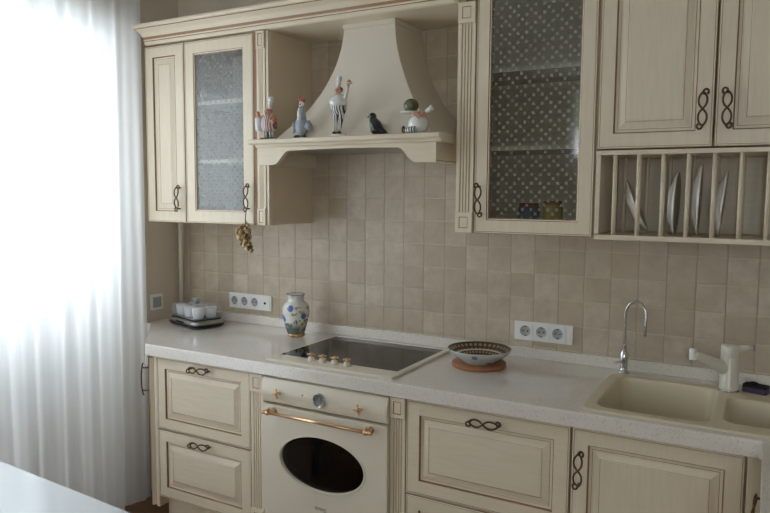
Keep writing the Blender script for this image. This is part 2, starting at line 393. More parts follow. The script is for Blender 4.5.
wf = window('window_1', -1.5, WY1 - .16, 1.06, 2.25, X0 - .33, 'x', 1)
window('added_glazed_door', -2.24, -1.62, .12, 2.25, X0 - .33, 'x', 1)  # glazed door added out of view to light the lower curtain from behind
bm = NB(); box(bm, X0 - .25, X0 - .19, -1.56, WY1 - .013, 1.03, 1.06); obj('window_sill', bm, WINF, wf, bevel=.004)
window('window_2', RX0, RX1, 1.88, 2.62, YB - .06, 'y', 2)
window('added_rear_window', 2.7, 3.6, .9, 2.3, YB - .06, 'y', 2)  # unseen rear window, added to bring soft ambient light into the room
bm = NB(); box(bm, X0 - .25, X0 - .232, WY0, WY1, 0, .12); struct('baseboard_left', bm, SKIRT)
bm = NB(); box(bm, X0 - .0, X0 + .014, WY1, -.30, 0, .12); box(bm, X0 - .25, X0 + .014, WY1 - .014, WY1, 0, .12); struct('baseboard_recess', bm, SKIRT)
# tree outside the rear window (shows as a reflection in the patterned glass)
tr = thing('garden_tree', 'leafy green tree outside the rear window', 'tree', (.95, -7.2, .2))
bm = NB(); tube(bm, [(0, 0, 0), (.05, 0, 1.2), (0, .05, 2.4)], [.16, .12, .08], 10); obj('trunk', bm, BARK, tr)
bm = NB()
for i in range(26):
    a = random.uniform(0, 2 * PI); r = random.uniform(.1, .75)
    c = Vector((r * math.cos(a), r * math.sin(a), 2.0 + random.uniform(0, 1.6)))
    ball(bm, c, random.uniform(.25, .42), seg=10)
for v in bm.verts: v.co += Vector([random.uniform(-.05, .05) for _ in range(3)])
obj('foliage', bm, LEAF, tr)

# curtain: one long sheer panel hung in loose folds close to the window wall
bm = NB(); ny, nz = 420, 14; ya, yb_ = -.325, -3.25; grid = []
ph = [random.uniform(0, 6) for _ in range(6)]
for i in range(ny + 1):
    s = i / ny; y0_ = ya + (yb_ - ya) * s; row = []
    for j in range(nz + 1):
        z = .012 + (ZC - .02 - .012) * j / nz; q = 1 - j / nz
        am = .005 + .007 * q
        env = min(1, s * 40)
        x = .0 + env * (am * math.sin(58 * y0_ + ph[0] + 1.4 * math.sin(4.1 * y0_ + ph[2])) + .5 * am * math.sin(101 * y0_ + ph[1] + q) + .008 * math.sin(11 * y0_ + ph[3]))
        y = y0_ + .006 * math.sin(40 * y0_ + ph[4] + 2 * q) - (.03 * (1 - q) if s < .02 else 0) * 0
        row.append(bm.verts.new((x - .018, y, z)))
    grid.append(row)
for i in range(ny):
    for j in range(nz):
        f = bm.faces.new((grid[i][j], grid[i + 1][j], grid[i + 1][j + 1], grid[i][j + 1])); f.smooth = True
ct = thing('sheer_curtain', 'white floor length sheer curtain hanging over the window on the left', 'curtain', (0, 0, 0))
obj('curtain_panel', bm, SHEER, ct)
bm = NB(); box(bm, -.05, .02, -3.3, -.3, ZC - .02, ZC - .001); obj('curtain_rail', bm, WINF, ct)

# ------------------------------------------------------------ kitchen joinery
YU, YBF = -.325, -.600
def handle(parent, x, z, L=.135, vertical=True, y=0.0, flip=1, mat=None):
    bm = NB(); h = L / 2 * .78; R_ = .0031
    def T(p): return (p[0], p[1], p[2]) if vertical else (p[2], p[1], p[0])
    n = 26
    for sg in (1, -1):
        pts = []
        for i in range(n + 1):
            s = i / n; zz = (s - .5) * 2 * h
            pts.append(T((sg * .0125 * math.sin(2 * PI * s) * (1 + .25 * math.cos(2 * PI * s) ** 2), -.021 - .006 * math.sin(PI * s) - sg * .0022 * math.cos(2 * PI * s), zz)))
        tube(bm, pts, R_, 8)
    for e in (1, -1):
        pts = []
        for k in range(12):
            a = k / 11 * 1.35 * PI
            pts.append(T((e * flip * (.0075 - .0075 * math.cos(a)), -.021, e * (h + .0085 * math.sin(a)))))
        tube(bm, pts, [R_ * (1 if k < 9 else 1.25) for k in range(12)], 8)
        tube(bm, [T((0, -.021, e * h * .93)), T((0, .0, e * h * .93))], .0036, 8)
    return obj('handle', bm, mat or BRONZE, parent, (x, y, z))
def rings_panel(bm, w, h, rings, cap=True):
    """rings: (inset, y, material of the band that leads to it)"""
    prev = None
    for (ins, y, mi) in rings:
        r = [bm.verts.new(p) for p in ((ins, y, ins), (w - ins, y, ins), (w - ins, y, h - ins), (ins, y, h - ins))]
        if prev:
            for k in range(4): bm.faces.new((prev[k], prev[(k + 1) % 4], r[(k + 1) % 4], r[k])).material_index = mi
        prev = r
    if cap: bm.faces.new(prev).material_index = 0
    return prev
EDGE = [(0, .021, 0), (0, .003, 0), (.002, .0006, 1), (.0060, 0, 0), (.0066, .0010, 1), (.0076, .0010, 1), (.0082, 0, 0)]
def raised_front(w, h, fr=.055):
    bm = NB()
    rings_panel(bm, w, h, EDGE + [(fr - .003, 0, 0), (fr - .001, .004, 1), (fr + .001, .0075, 2), (fr + .009, .0085, 0), (fr + .0105, .0075, 1),
                                  (fr + .016, .007, 0), (fr + .034, .0015, 0), (fr + .0352, .0024, 1), (fr + .0375, .0012, 0)])
    v = [bm.verts.new(p) for p in ((0, .021, 0), (w, .021, 0), (w, .021, h), (0, .021, h))]; bm.faces.new(v[::-1])
    return bm
def front(parent, name, x, y, z, w, h, fr=.055, label=None, hmat=None, hx=None, hz=None, vertical=True, flip=1, wood=None):
    o = obj(name, raised_front(w, h, fr), [wood or CREAM, PATINA, PATINA_D], parent, (x, y, z))
    if hx is not None: handle(o, hx, hz, vertical=vertical, flip=flip)
    return o
def glass_door(parent, x, y, z, w, h, fr, hx, hz, flip=1):
    bm = NB()
    last = rings_panel(bm, w, h, EDGE + [(fr - .008, 0, 0), (fr - .006, .003, 1), (fr - .002, .004, 0), (fr, .008, 1), (fr, .018, 0)], cap=False)
    o = obj('glass_door', bm, [CREAM, PATINA, PATINA_D], parent, (x, y, z))
    pb = NB(); box(pb, fr - .004, w - fr + .004, .0095, .0125, fr - .004, h - fr + .004)
    for f in pb.faces: f.material_index = 0 if f.calc_center_median().y < .0096 else 1
    obj('glass_pane', pb, [ETCHED, GLASSB], o)
    handle(o, hx, hz, flip=flip)
    return o
def pilaster(parent, x, w, y, z0, z1, yback, cap_h=.075, both=True, nfl=4):
    """fluted half column with square blocks"""
    a, b = z0 + (cap_h if both else 0), z1 - cap_h
    bm = NB(); m = .010; fl = (w - 2 * m) / nfl; poly = [(0, yback - y)]; mis = [0]
    poly.append((0, 0)); mis = [0, 0]
    for i in range(nfl):
        s = m + i * fl
        for (u, d, mi) in ((s + fl * .26, 0, 0), (s + fl * .40, .0035, 1), (s + fl * .60, .0035, 0), (s + fl * .74, 0, 0)):
            poly.append((u, d)); mis.append(mi)
    poly += [(w, 0), (w, yback - y)]; mis += [0, 0]
    prism(bm, poly, 'z', a, b, 0, mis)
    p = obj('pilaster', bm, [CREAM, PATINA, PATINA_D], parent, (x, y, 0))
    for (q, zz) in ([('block', b)] + ([('block', z0)] if both else [])):
        bb = NB(); hh = cap_h
        prev = None
        for (ins, yy, mi) in [(0, yback - y, 0), (0, -.004, 0), (.002, -.006, 0), (w * .24, -.006, 0), (w * .24 + .0015, -.0042, 1), (w * .24 + .0025, -.0042, 1), (w * .24 + .0035, -.0055, 0)]:
            ix = ins; r = [bb.verts.new(v) for v in ((ix, yy, ins), (w - ix, yy, ins), (w - ix, yy, hh - ins), (ix, yy, hh - ins))]
            if prev:
                for k in range(4): bb.faces.new((prev[k], prev[(k + 1) % 4], r[(k + 1) % 4], r[k])).material_index = mi
            prev = r
        bb.faces.new(prev)
        obj('pilaster_block', bb, [CREAM, PATINA, PATINA_D], p, (0, 0, zz))
    return p
def carcass(parent, x0, x1, y0, y1, z0, z1, front_open=True, t=.018, mat=None):
    bm = NB()
    box(bm, x0, x0 + t, y0, y1, z0, z1); box(bm, x1 - t, x1, y0, y1, z0, z1)
    box(bm, x0 + t, x1 - t, y0, y1, z0, z0 + t); box(bm, x0 + t, x1 - t, y0, y1, z1 - t, z1); box(bm, x0 + t, x1 - t, y1 - .008, y1, z0 + t, z1 - t)
    return obj('carcass', bm, mat or CARCASS, parent)

ZU, ZT = 1.423, 2.264
YK = -.0015
# narrow wall cabinet
t = thing('wall_cabinet', 'narrow cream wall cabinet with one solid panel door, next to the curtain', 'cabinet', (.011, 0, ZU), group='upper kitchen cabinets')
def at(t, fn):      # build in world coordinates, then hang under the thing
    for o in fn: o.location = Vector(o.location) - t.location
at(t, [carcass(t, .011, .267, YU + .021, YK, ZU + .002, ZT),
       front(t, 'door', .011, YU, ZU, .2555, ZT - ZU - .004, .055, hx=.218, hz=.115)])
# glass wall cabinet, left
t = thing('wall_cabinet', 'cream wall cabinet left of the hood with patterned glass door and hanging dried bulbs', 'cabinet', (.27, 0, ZU), group='upper kitchen cabinets')
at(t, [one('end_strip', CREAM, lambda b: box(b, .7505, .7655, YU, YU + .0205, ZU + .002, ZT - .002), t, bevel=.002), carcass(t, .269, .765, YU + .021, YK, ZU + .002, ZT), glass_door(t, .2705, YU, ZU, .411, ZT - ZU - .004, .064, .382, .122),
       pilaster(t, .704, .046, YU - .004, ZU + .001, ZT - .002, YU + .022),
       one('filler_strip', PATINA, lambda b: box(b, .682, .704, YU + .004, YU + .021, ZU + .002, ZT - .002), t)])
for z in (1.70, 1.97): at(t, [one('shelf', CREAMH, lambda b, z=z: box(b, .288, .747, -.300, -.011, z, z + .018), t)])
# glass wall cabinet, right
t = thing('wall_cabinet', 'cream wall cabinet right of the hood with tall patterned glass door', 'cabinet', (1.652, 0, ZU), group='upper kitchen cabinets')
at(t, [carcass(t, 1.6525, 2.160, YU + .021, YK, ZU + .002, 2.40), glass_door(t, 1.7235, YU, ZU, .433, 2.40 - ZU - .004, .057, .024, .122, -1),
       pilaster(t, 1.6525, .068, YU - .004, ZU + .001, ZT - .002, YU + .022, both=True)])
for z in (1.725, 2.005): at(t, [one('shelf', CREAMH, lambda b, z=z: box(b, 1.672, 2.141, -.300, -.011, z, z + .018), t)])
# double door wall cabinet over the plate rack
t = thing('wall_cabinet', 'cream wall cabinet with two solid doors directly above the plate rack', 'cabinet', (2.163, 0, 1.72), group='upper kitchen cabinets')
at(t, [carcass(t, 2.163, 2.873, YU + .021, YK, 1.7215, 2.40),
       front(t, 'door', 2.1645, YU, 1.7195, .3515, .676, .053, hx=.3515 - .03, hz=.115, flip=1),
       front(t, 'door', 2.520, YU, 1.7195, .3515, .676, .053, hx=.034, hz=.115, flip=-1)])
# plate rack
t = thing('plate_rack', 'cream open wooden plate rack with upright dowels under the double door cabinet', 'plate rack', (2.163, 0, ZU - .006))
bm = NB(); box(bm, 2.163, 2.178, YU + .003, YK, ZU + .012, 1.700); box(bm, 2.858, 2.873, YU + .003, YK, ZU + .012, 1.700)
box(bm, 2.163, 2.873, YU, YK, 1.700, 1.7155); box(bm, 2.163, 2.873, YU, YK, ZU - .007, ZU + .010); box(bm, 2.178, 2.858, -.012, YK, ZU + .01, 1.70)
at(t, [obj('rack_frame', bm, CREAMH, t, bevel=.002)])
for i in range(9):
    x = 2.224 + .0755 * i
    for y in (YU + .014, -.13):
        at(t, [one('dowel', CREAM, lambda b, x=x, y=y: tube(b, [(x, y, ZU + .009), (x, y, 1.7005)], .0075 if y < -.2 else .006, 12), t)])
def dinner_plate(loc, tilt, lean, r, label):
    bm = NB(); lathe(bm, [(0, 0), (r * .62, 0), (r * .64, .004), (r * .95, .017), (r, .021), (r * .985, .024), (r * .62, .009), (0, .006)], 40)
    o = obj('dinner_plate', bm, PLATEW); o.rotation_euler = (0, PI / 2 + tilt, lean); o.location = loc
    return tag(o, label, 'plate', 'white plates in the plate rack')
dinner_plate((2.262, -.215, 1.434 + .090), -.40, .10, .094, 'white plate leaning at a slant in the first slot of the plate rack')
dinner_plate((2.386, -.215, 1.434 + .1065), .03, .02, .106, 'white plate standing edge on behind the third dowel of the plate rack')
dinner_plate((2.456, -.205, 1.434 + .119), .03, .05, .118, 'taller white plate standing behind the fourth dowel of the plate rack')
dinner_plate((2.527, -.205, 1.434 + .109), .09, .03, .108, 'white plate tipped against the fifth dowel of the plate rack')
# jars behind the right glass
def tin(loc, r, h, mat, label):
    bm = NB(); lathe(bm, [(0, 0), (r, 0), (r, h * .8), (r * .9, h * .86), (r * .9, h), (0, h)], 24, mis=[0, 0, 0, 1, 1]); o = obj('storage_tin', bm, [mat, REDM], loc=loc)
    return tag(o, label, 'tin', 'tins inside the right glass cabinet')
tin((1.985, -.20, 1.4435), .035, .10, YELJ, 'small yellow tin with red lid behind the right patterned glass')
tin((1.885, -.17, 1.4435), .04, .09, BLUEJ, 'small blue tin behind the right patterned glass')

# cornice over the whole run, with the soffit board above the hood niche
t = thing('cornice', 'long cream moulded cornice crowning the wall cabinets', 'cornice', (-.02, 0, 2.266))
prof = [(-.2, 2.266), (YU - .012, 2.266), (YU - .014, 2.274), (YU - .014, 2.281), (YU - .020, 2.283), (YU - .022, 2.287), (YU - .020, 2.290),
        (YU - .026, 2.300), (YU - .044, 2.316), (YU - .066, 2.325), (YU - .072, 2.327), (YU - .072, 2.331), (YU - .080, 2.334), (YU - .082, 2.340), (YU - .080, 2.348), (-.2, 2.348)]
mis = [0, 0, 0, 1, 0, 0, 1, 0, 0, 0, 1, 0, 0, 0, 0, 0]
bm = NB()
# mitred profile: the front run, and a return along the left end
rows = []
xl = .030
for (y, z) in prof:
    d = max(0, YU - y) if y > -.9 else 0
    rows.append((y, z, d))
L_, Rr, Bk = [], [], []
for (y, z, d) in rows:
    dd = d * .05 if y < -.25 else 0
    Bk.append(bm.verts.new((xl - dd if y < -.25 else xl + .06, YK, z)))
    L_.append(bm.verts.new((xl - dd if y < -.25 else xl + .06, y, z)))
    Rr.append(bm.verts.new((1.640, y, z)))
n = len(rows)
for i in range(n - 1):
    for A, B in ((L_, Rr), (Bk, L_)):
        bm.faces.new((A[i], B[i], B[i + 1], A[i + 1])).material_index = mis[i]
at(t, [obj('cornice_moulding', bm, [CREAMH, PATINA], t)])
at(t, [one('soffit_board', CREAMH, lambda b: box(b, .766, 1.651, YU - .004, YK, 2.2635, 2.284), t)])

# ------------------------------------------------------------ hood
t = thing('range_hood', 'cream bell shaped chimney hood with a mantel shelf above the cooktop', 'range hood', (1.19, 0, 1.68))
HX0, HX1, HY = .771, 1.604, -.405
def arch(b):
    pts = [(HX0, 1.757), (HX0, 1.684)]
    pts += [(HX0 + .075, 1.684)]
    for k in range(1, 9):
        a = k / 8; pts.append((HX0 + .085 + .075 * a, 1.684 + .012 * a + .045 * (1 - math.cos(a * PI)) / 2))
    for k in range(1, 9):
        a = k / 8; pts.append((HX0 + .16 + (HX1 - HX0 - .32) * a, 1.741 + .004 * math.sin(PI * a)))
    for k in range(1, 9):
        a = 1 - k / 8; pts.append((HX1 - .085 - .075 * a, 1.684 + .012 * a + .045 * (1 - math.cos(a * PI)) / 2))
    pts += [(HX1 - .075, 1.684), (HX1, 1.684), (HX1, 1.757)]
    plate(b, [pts], HY, HY + .022, 'y')
o1 = one('apron', [CREAMH], arch, t)
o2 = one('apron_side', [CREAMH], lambda b: box(b, HX0, HX0 + .02, HY + .022, YK, 1.684, 1.757), t)
o3 = one('apron_side', [CREAMH], lambda b: box(b, HX1 - .02, HX1, HY + .022, YK, 1.684, 1.757), t)
o4 = one('mantel_shelf', [CREAMH], lambda b: prism(b, [(HY - .036, 1.773), (HY - .036, 1.786), (HY - .030, 1.790), (YK, 1.790), (YK, 1.757), (HY - .008, 1.757), (HY - .014, 1.760), (HY - .018, 1.768), (HY - .030, 1.769)], 'x', HX0 - .002, HX1 + .028), t)
o4c = one('mantel_end', [CREAMH], lambda b: prism(b, [(HY - .036, 1.773), (HY - .036, 1.786), (HY - .030, 1.790), (-.334, 1.790), (-.334, 1.769), (HY - .030, 1.769)], 'x', HX0 - .024, HX0 - .0022), t)
o4b = one('cavity_panel', [SILVER], lambda b: box(b, HX0 + .02, HX1 - .02, HY + .022, YK, 1.747, 1.756), t)
def bell(b):
    pr = [(1.790, .362, -.395), (1.815, .345, -.372), (1.85, .312, -.348), (1.90, .268, -.318), (1.96, .224, -.292), (2.02, .190, -.272), (2.09, .158, -.256), (2.16, .136, -.246), (2.22, .126, -.240), (2.262, .123, -.238)]
    rr = []
    fine = []
    for i in range(len(pr) - 1):
        p0, p1, p2, p3 = pr[max(i - 1, 0)], pr[i], pr[i + 1], pr[min(i + 2, len(pr) - 1)]
        for k in range(4):
            u = k / 4; fine.append(tuple(.5 * (2 * p1[c] + (p2[c] - p0[c]) * u + (2 * p0[c] - 5 * p1[c] + 4 * p2[c] - p3[c]) * u * u + (3 * p1[c] - p0[c] - 3 * p2[c] + p3[c]) * u ** 3) for c in range(3)))
    pr = fine + [pr[-1]]
    for (z, hw, y) in pr: rr.append([b.verts.new((x, yy, z)) for x, yy in ((1.219 - hw + .003, YK), (1.219 - hw + .003, y), (1.215 + hw, y), (1.215 + hw, YK))])
    for i in range(len(rr) - 1):
        for k in range(3): b.faces.new((rr[i][k], rr[i][k + 1], rr[i + 1][k + 1], rr[i + 1][k])).smooth = False
    b.faces.new(rr[-1]); b.faces.new(rr[0][::-1]); 
o5 = one('bell_canopy', [HOOD], bell, t)
sub = o5.modifiers  # flat sided bell, curved in profile only
o6 = one('canopy_trim', [HOOD], lambda b: box(b, 1.222 - .127, 1.215 + .127, -.246, YK, 2.245, 2.2655), t)
o7 = one('apron_edge', [PATINA], lambda b: box(b, HX1 - .0005, HX1 + .0008, HY + .004, YK - .002, 1.689, 1.6915), t)
at(t, [o7, o1, o2, o3, o4, o4b, o4c, o5, o6])

# ------------------------------------------------------------ base cabinets
ZB, ZD = .205, .8435
def plinth(t, x0, x1): at(t, [one('plinth', CREAMH, lambda b: box(b, x0, x1, YBF + .055, YBF + .075, .001, ZB - .005), t)])
# angled end cabinet
t = thing('base_cabinet', 'angled cream end cabinet with bow handle beside the curtain', 'cabinet', (.15, -.3, 0), group='lower kitchen cabinets')
bm = NB(); prism(bm, [(.343, -.012), (.343, YBF + .004), (.325, YBF + .004), (.325 - .29, YBF + .294), (-.02, YBF + .294), (-.02, -.012)], 'z', .15, ZD)
at(t, [obj('carcass', bm, CREAM, t, bevel=.003)])
d = obj('door', raised_front(.375, ZD - .165, .055), [CREAM, PATINA, PATINA_D], t, (.327 - .0075 - .275, YBF + .294 - .015 - .012, .155), (0, 0, -PI / 4))
# door plane runs at 45 degrees from the front corner back to the wall
dx = -math.sin(PI / 4)
d.location = Vector((.325 - .270, YBF + .004 + .270, .155)) + Vector((-.0155, -.0155, 0)) - t.location
d.rotation_euler = (0, 0, -PI / 4)
hb = NB()
tube(hb, [(0, -.030, -.06), (0, -.034, -.03), (0, -.035, 0), (0, -.034, .03), (0, -.030, .06)], .0032, 8)
for e in (1, -1): tube(hb, [(0, -.030, e * .052), (0, 0, e * .052)], .003, 8); tube(hb, [(0, -.03, e * .06), (0, -.028, e * .07), (0, -.024, e * .073)], .0028, 8)
obj('handle', hb, BRONZE, d, (.335, 0, .573))
lk = NB(); box(lk, .0, .03, -.012, 0, 0, .045); box(lk, .006, .024, -.016, -.012, .008, .037)
tag(obj('child_lock', lk, WHITEP, d, (.345, -.0005, .642), bevel=.002), 'white plastic child lock')
# two drawer cabinet
t = thing('base_cabinet', 'cream cabinet with two deep drawers left of the oven', 'cabinet', (.3452, -.3, 0), group='lower kitchen cabinets')
at(t, [carcass(t, .345, .950, YBF + .022, -.012, ZB, ZD), front(t, 'drawer', .3475, YBF, .5185, .5335, ZD - .5185, .052, hx=.262, hz=ZD - .5185 - .026, vertical=False, wood=CREAMH),
       front(t, 'drawer', .3475, YBF, ZB, .5335, .5155 - ZB - .001, .052, hx=.262, hz=.5155 - ZB - .026, vertical=False, wood=CREAMH),
       pilaster(t, .8845, .064, YBF - .002, ZB, ZD, YBF + .022, both=True)])
plinth(t, .345, .95)
# oven housing
# right drawer cabinet
t = thing('base_cabinet', 'cream drawer cabinet between the oven and the sink cabinet', 'cabinet', (1.53, -.3, 0), group='lower kitchen cabinets')
at(t, [carcass(t, 1.5285, 2.1745, YBF + .022, -.012, ZB, ZD), front(t, 'drawer', 1.5925, YBF, .5005, .581, ZD - .5005, .055, hx=.297, hz=ZD - .5005 - .036, vertical=False, wood=CREAMH),
       front(t, 'drawer', 1.5925, YBF, ZB, .581, .4975 - ZB, .055, hx=.297, hz=.4975 - ZB - .036, vertical=False, wood=CREAMH),
       pilaster(t, 1.530, .060, YBF - .002, ZB, ZD, YBF + .022, both=True)])
plinth(t, 1.5285, 2.1745)
# sink cabinet
t = thing('base_cabinet', 'cream cabinet with a tall panel door under the sink', 'cabinet', (2.178, -.3, 0), group='lower kitchen cabinets')
at(t, [carcass(t, 2.1765, 2.6625, YBF + .022, -.012, ZB, .68), front(t, 'door', 2.178, YBF, ZB, .482, ZD - ZB, .053, hx=.026, hz=.510, flip=1)])
at(t, [one('top_rail', CREAMH, lambda b: box(b, 2.1765, 2.6625, YBF + .022, YBF + .0335, .68, ZD), t)])
plinth(t, 2.1765, 2.70)
# corner cabinet and the return run towards the viewer
t = thing('base_cabinet', 'cream corner cabinet at the right edge, turning towards the room', 'cabinet', (2.7, -1.2, 0), group='lower kitchen cabinets')
at(t, [one('corner_panel', [CREAM, PATINA, PATINA_D], lambda b: box(b, 2.6645, 2.709, YBF, YBF + .02, ZB, ZD), t, bevel=.003),
       one('carcass', CREAM, lambda b: box(b, 2.733, 3.28, -1.85, -.625, ZB, ZD), t)])
dd = obj('door', raised_front(.60, ZD - ZB, .055), [CREAM, PATINA, PATINA_D], t, Vector((2.711, -.632, ZB)) - t.location, (0, 0, -PI / 2))
handle(dd, .03, .50)
dd = obj('door', raised_front(.60, ZD - ZB, .055), [CREAM, PATINA, PATINA_D], t, Vector((2.711, -1.238, ZB)) - t.location, (0, 0, -PI / 2))
handle(dd, .57, .50)
at(t, [one('plinth', CREAMH, lambda b: box(b, 2.76, 2.78, -1.85, YBF + .055, .001, ZB - .005), t)])

# ------------------------------------------------------------ countertop
SX0, SX1, SY0, SY1 = 2.200, 3.02, -.594, -.104
t = thing('countertop', 'long white speckled quartz countertop with upstand along the wall', 'countertop', (0, 0, .85))
bm = NB()
outer = [(-.098, -.002), (-.098, -.285), (-.035, -.285), (.306, -.6265), (2.698, -.6265), (2.698, -1.9), (3.30, -1.9), (3.30, -.002)]
plate(bm, [outer, [(SX0 + .02, SY0 + .018), (SX1 - .02, SY0 + .018), (SX1 - .02, SY1 - .018), (SX0 + .02, SY1 - .018)]], .8495, .9005, 'z')
at(t, [obj('worktop', bm, QUARTZ, t, bevel=.005), one('upstand', QUARTZ, lambda b: box(b, -.098, 3.3, -.018, -.002, .9006, .944), t, bevel=.002)])

# ------------------------------------------------------------ sink
t = thing('kitchen_sink', 'cream composite one and a half bowl sink set into the countertop', 'sink', (2.6, -.35, .9))
b1 = (2.230, 2.566, -.560, -.140); b2 = (2.590, 2.87, -.525, -.235)
bm = NB()
o_ = rrect(SX0, SX1, SY0, SY1, .03); h1 = rrect(*b1, .05); h2 = rrect(*b2, .045)
plate(bm, [o_, h1, h2], .9008, .9085, 'z')
def bowl(bm, r, depth, rad):
    x0, x1, y0, y1 = r; prev = None
    for (ins, z, rr) in ((0, .9085, rad), (.0012, .9082, rad), (.0035, .9065, rad), (.0055, .9025, rad), (.008, .89, rad), (.022, .9085 - depth + .03, rad), (.034, .9085 - depth + .006, rad), (.05, .9085 - depth, rad * .8)):
        L = [bm.verts.new((p[0], p[1], z)) for p in rrect(x0 + ins, x1 - ins, y0 + ins, y1 - ins, rr)]
        if prev:
            for i in range(len(L)):
                f = bm.faces.new((prev[i], prev[(i + 1) % len(L)], L[(i + 1) % len(L)], L[i])); f.smooth = True
        prev = L
    bm.faces.new(prev)
bowl(bm, b1, .19, .05); bowl(bm, b2, .15, .045)
at(t, [obj('sink_basin', bm, SINKC, t)])
for (x, y, z) in ((2.40, -.34, .9085 - .19), (2.73, -.37, .9085 - .15)):
    bm = NB(); lathe(bm, [(0, .004), (.012, .004), (.03, .002), (.042, .005), (.045, .0)], 28, (x, y, z + .0008)); at(t, [obj('drain', bm, CHROME, t)])

# mixer tap
t = thing('mixer_tap', 'cream mixer tap with a rising spout between the sink bowls', 'tap', (2.590, -.150, .9085))
bm = NB(); lathe(bm, [(0, .006), (.031, .006), (.0300, .010), (.0295, .118), (.0285, .120), (.0285, .122), (.0290, .124), (.0285, .152), (.0270, .156), (0, .157)], 40); obj('tap_body', bm, TAPC, t)
bm = NB(); lathe(bm, [(0, 0), (.033, 0), (.033, .005), (.030, .0065), (0, .0065)], 40); obj('base_ring', bm, CHROME, t)
tip = Vector((-.108, -.075, .127))
bm = NB(); a = Vector((0, 0, .070)); tube(bm, [a + (tip - a) * s for s in (0, .3, .6, .9, 1.0)], [.024, .0215, .0185, .0155, .0150], 18); obj('spout', bm, TAPC, t)
bm = NB(); lathe(bm, [(0, -.021), (.011, -.021), (.0125, -.018), (.0125, .016), (.010, .019), (0, .020)], 24, tip, mis=[1, 1, 0, 0, 0]); tag(obj('aerator', bm, [WHITEP, CHROME], t), 'white spout nozzle')
bm = NB(); tube(bm, [(.018, 0, .146), (.068, .006, .153)], .0105, 18); obj('lever', bm, TAPC, t)
bm = NB(); tube(bm, [(.0682, .006, .153), (.0705, .0062, .1533)], .0102, 18, 0); obj('lever_cap', bm, BLACKP, t)
# filtered water tap
t = thing('filter_tap', 'slim chrome gooseneck water tap behind the left sink bowl', 'tap', (2.232, -.060, .9010))
bm = NB(); lathe(bm, [(0, 0), (.022, 0), (.022, .006), (.016, .010), (.014, .02), (.0155, .05), (.0155, .075), (.011, .082), (.008, .10), (0, .10)], 28); obj('tap_body', bm, CHROME, t)
pts = [(0, 0, .095), (0, 0, .16), (0, 0, .22)]
for k in range(1, 15):
    a = PI - k / 14 * PI; pts.append((.037 + .037 * math.cos(a), -.014 * k / 14, .22 + .068 * math.sin(a) * (.62 if False else .80)))
pts += [(.0745, -.015, .19), (.0735, -.016, .150)]
bm = NB(); tube(bm, pts, .0052, 12); obj('gooseneck', bm, CHROME, t)
bm = NB(); tube(bm, [(0, -.010, .045), (-.004, -.026, .045)], .008, 14); tube(bm, [(-.004, -.026, .048), (-.028, -.030, .040)], .004, 10); obj('lever', bm, CHROME, t)
# sponge
t = thing('dish_sponge', 'purple sponge with a black scouring top lying behind the sink', 'sponge', (2.672, -.128, .9088), -.3)
bm = NB(); plate(bm, [rrect(-.038, .038, -.024, .024, .008)], .0, .018, 'z'); obj('foam', bm, PURPLE, t, bevel=.003)
bm = NB(); plate(bm, [rrect(-.037, .037, -.023, .023, .008)], .0182, .026, 'z'); ball(bm, (-.008, .0, .026), .018, sc=(1, .8, .5)); obj('scourer', bm, SCOUR, t, bevel=.002)

# ------------------------------------------------------------ cooktop
CX0, CX1, CY0, CY1 = .948, 1.530, -.590, -.080
t = thing('cooktop', 'black glass cooktop with cream frame and four brass knobs', 'cooktop', (1.24, -.33, .9008))
bm = NB(); plate(bm, [rrect(CX0, CX1, CY0, CY1, .006, 3), rrect(CX0 + .012, CX1 - .024, CY0 + .082, CY1 - .010, .003, 2)], .9008, .9095, 'z'); at(t, [obj('frame', bm, OVENC, t, bevel=.0025)])
bm = NB(); plate(bm, [rrect(CX0 + .0125, CX1 - .0245, CY0 + .0825, CY1 - .0105, .003, 2)], .9009, .9088, 'z'); at(t, [obj('glass_plate', bm, BLACKG, t)])
for x in (1.134, 1.187, 1.243, 1.300):
    bm = NB(); lathe(bm, [(0, 0), (.0185, 0), (.0185, .004), (.0150, .010), (.0135, .016), (0, .017)], 24, mis=[0, 0, 0, 0, 0])
    k = obj('knob', bm, OVENC, t, Vector((x, CY0 + .058, .9097)) - t.location)
    bm = NB(); lathe(bm, [(0, .0), (.007, .0), (.006, .006), (.010, .009), (.010, .013), (0, .015)], 20)
    for a in range(4):
        q = a * PI / 2 + .5; tube(bm, [(0, 0, .010), (.013 * math.cos(q), .013 * math.sin(q), .010)], .0032, 8); ball(bm, (.0145 * math.cos(q), .0145 * math.sin(q), .010), .0044, seg=8)
    obj('knob_cross', bm, BRASS, k, (0, 0, .0172)); k.scale = (.88, .88, .9)

# ------------------------------------------------------------ oven
OX0, OX1 = .9535, 1.5265; OW = OX1 - OX0
t = thing('built_in_oven', 'cream retro built-in oven with oval window and brass handle', 'oven', (OX0, YBF, ZB))
bm = NB(); box(bm, .002, OW - .002, .022, .56, .0, ZD - ZB - .002)
